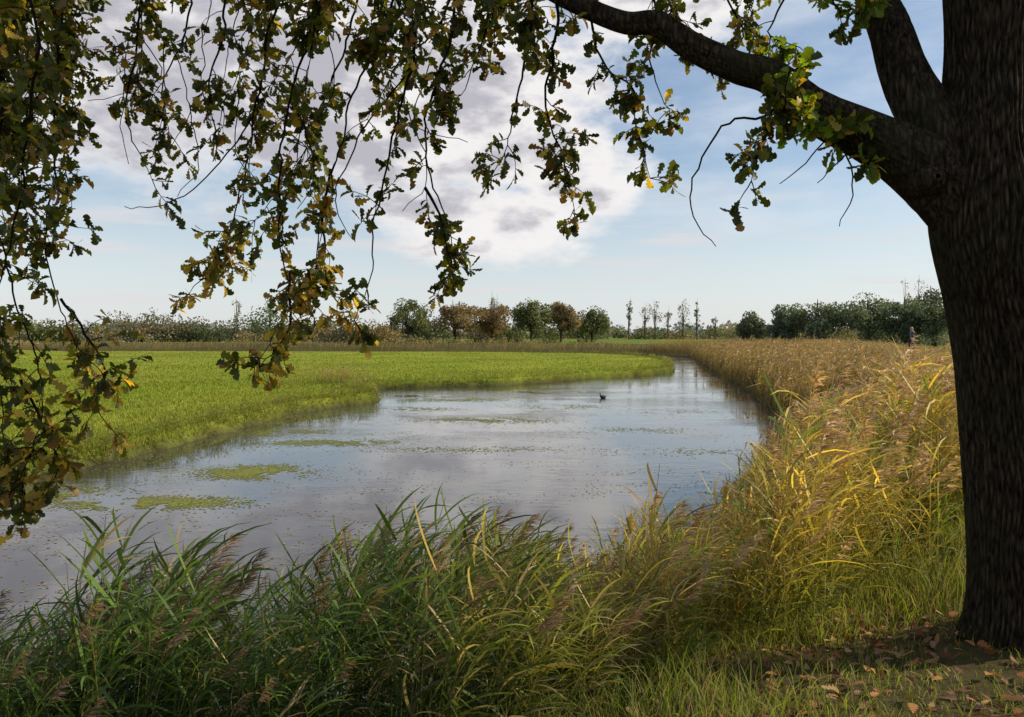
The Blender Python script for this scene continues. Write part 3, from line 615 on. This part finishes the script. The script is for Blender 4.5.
# ------------------------------------------------------------------ sky
w=bpy.data.worlds.new('World'); scene.world=w; w.use_nodes=True; nt=w.node_tree; nt.nodes.clear(); N=nt.nodes; L=nt.links
out=N.new('ShaderNodeOutputWorld'); sky=N.new('ShaderNodeTexSky'); sky.sky_type='NISHITA'; sky.sun_disc=False
sky.sun_elevation=SUN_EL; sky.sun_rotation=SUN_AZ; sky.dust_density=.6; sky.air_density=1.0; sky.ozone_density=1.5
b1=N.new('ShaderNodeBackground'); b1.inputs[1].default_value=.13; L.new(sky.outputs[0],b1.inputs[0])
tc=N.new('ShaderNodeTexCoord')
def mth(op,a,b=None,c=None,clamp=False):
    n=N.new('ShaderNodeMath'); n.operation=op; n.use_clamp=clamp
    for i,q in enumerate((a,b,c)):
        if q is None: continue
        if isinstance(q,(int,float)): n.inputs[i].default_value=q
        else: L.new(q,n.inputs[i])
    return n.outputs[0]
sp=N.new('ShaderNodeSeparateXYZ'); L.new(tc.outputs['Generated'],sp.inputs[0])
az=mth('MULTIPLY',mth('ARCTAN2',sp.outputs[0],sp.outputs[1]),57.2958); el=mth('MULTIPLY',mth('ARCSINE',sp.outputs[2]),57.2958)
cb=N.new('ShaderNodeCombineXYZ'); L.new(mth('MULTIPLY',az,.065),cb.inputs[0]); L.new(mth('MULTIPLY',el,.13),cb.inputs[1])
nz=noise(1.6,10,cb.outputs[0],.55); 
cb2=N.new('ShaderNodeCombineXYZ'); L.new(mth('MULTIPLY',az,.05),cb2.inputs[0]); L.new(mth('MULTIPLY',el,.16),cb2.inputs[1]); cb2.inputs[2].default_value=7.3
nz2=noise(1.1,7,cb2.outputs[0],.6)
cb3=N.new('ShaderNodeCombineXYZ'); L.new(mth('MULTIPLY',az,.11),cb3.inputs[0]); L.new(mth('MULTIPLY',el,.22),cb3.inputs[1]); cb3.inputs[2].default_value=3.1
nz3=noise(1.6,9,cb3.outputs[0],.58)
def blob(a,e,ra,re):
    u=mth('DIVIDE',mth('SUBTRACT',az,a),ra); v_=mth('DIVIDE',mth('SUBTRACT',el,e),re)
    return mth('SUBTRACT',1,mth('ADD',mth('MULTIPLY',u,u),mth('MULTIPLY',v_,v_)))
f=None
for bb in [(-22,20,26,9.8),(-4,17,13,8),(4.5,11.8,5.6,4.2),(-2,8.3,10,3.2),(-36,14,10,6),(11,24,9,4)]:
    q=mth('MAXIMUM',blob(*bb),-1.5); f=q if f is None else mth('MAXIMUM',f,q)
dens=mth('ADD',f,mth('ADD',mth('MULTIPLY',mth('SUBTRACT',nz,.5),2.4),mth('MULTIPLY',mth('SUBTRACT',nz3,.5),2.0)))
mask=mrange(dens,-.22,.50,0,.96)
thin=mrange(nz2,.38,.70,.08,.66)
# streaky low cloud band near the horizon
cb4=N.new('ShaderNodeCombineXYZ'); L.new(mth('MULTIPLY',az,.05),cb4.inputs[0]); L.new(mth('MULTIPLY',el,.55),cb4.inputs[1]); cb4.inputs[2].default_value=11.7
nz4=noise(1.4,7,cb4.outputs[0],.55)
band=mth('MULTIPLY',mrange(nz4,.48,.66,0,.62),mth('MULTIPLY',mrange(el,1,3,0,1),mrange(el,7,12,1,0)))
hz=mrange(el,0,16,.72,.0)
thinm=mth('MAXIMUM',thin,hz)
bh=N.new('ShaderNodeBackground'); bh.inputs[0].default_value=(.82,.87,.93,1); bh.inputs[1].default_value=.93
m1=N.new('ShaderNodeMixShader'); L.new(thinm,m1.inputs[0]); L.new(b1.outputs[0],m1.inputs[1]); L.new(bh.outputs[0],m1.inputs[2])
bb_=N.new('ShaderNodeBackground'); bb_.inputs[0].default_value=(.80,.77,.78,1); bb_.inputs[1].default_value=.95
m15=N.new('ShaderNodeMixShader'); L.new(band,m15.inputs[0]); L.new(m1.outputs[0],m15.inputs[1]); L.new(bb_.outputs[0],m15.inputs[2])
left=mrange(az,6,-16,-.12,.50)
thick=mrange(mth('ADD',mth('ADD',mth('MULTIPLY',dens,.75),left),mth('MULTIPLY',mth('SUBTRACT',nz3,.5),3.4)),.20,1.30,0,1)
mc=N.new('ShaderNodeMix'); mc.data_type='RGBA'; L.new(thick,mc.inputs[0]); mc.inputs[6].default_value=(.93,.90,.89,1); mc.inputs[7].default_value=(.50,.49,.54,1)
b2=N.new('ShaderNodeBackground'); b2.inputs[1].default_value=1.0; L.new(mc.outputs[2],b2.inputs[0])
m2=N.new('ShaderNodeMixShader'); L.new(mask,m2.inputs[0]); L.new(m15.outputs[0],m2.inputs[1]); L.new(b2.outputs[0],m2.inputs[2]); L.new(m2.outputs[0],out.inputs[0])

# ------------------------------------------------------------------ sun, camera
sd=Vector((math.sin(SUN_AZ)*math.cos(SUN_EL),math.cos(SUN_AZ)*math.cos(SUN_EL),math.sin(SUN_EL)))
l=bpy.data.lights.new('sun','SUN'); l.energy=5; l.angle=math.radians(.5); l.color=(1,.91,.73)
lo=bpy.data.objects.new('sun',l); scene.collection.objects.link(lo); lo.rotation_euler=(-sd).to_track_quat('-Z','Y').to_euler(); lo.location=sd*50
cam=bpy.data.cameras.new('camera'); cam.sensor_width=36; cam.lens=773/1024*36; cam.clip_end=6000; cam.clip_start=.05
co=bpy.data.objects.new('camera',cam); scene.collection.objects.link(co); co.location=(0,0,H); co.rotation_euler=(math.radians(90-1.74),0,0)
scene.camera=co
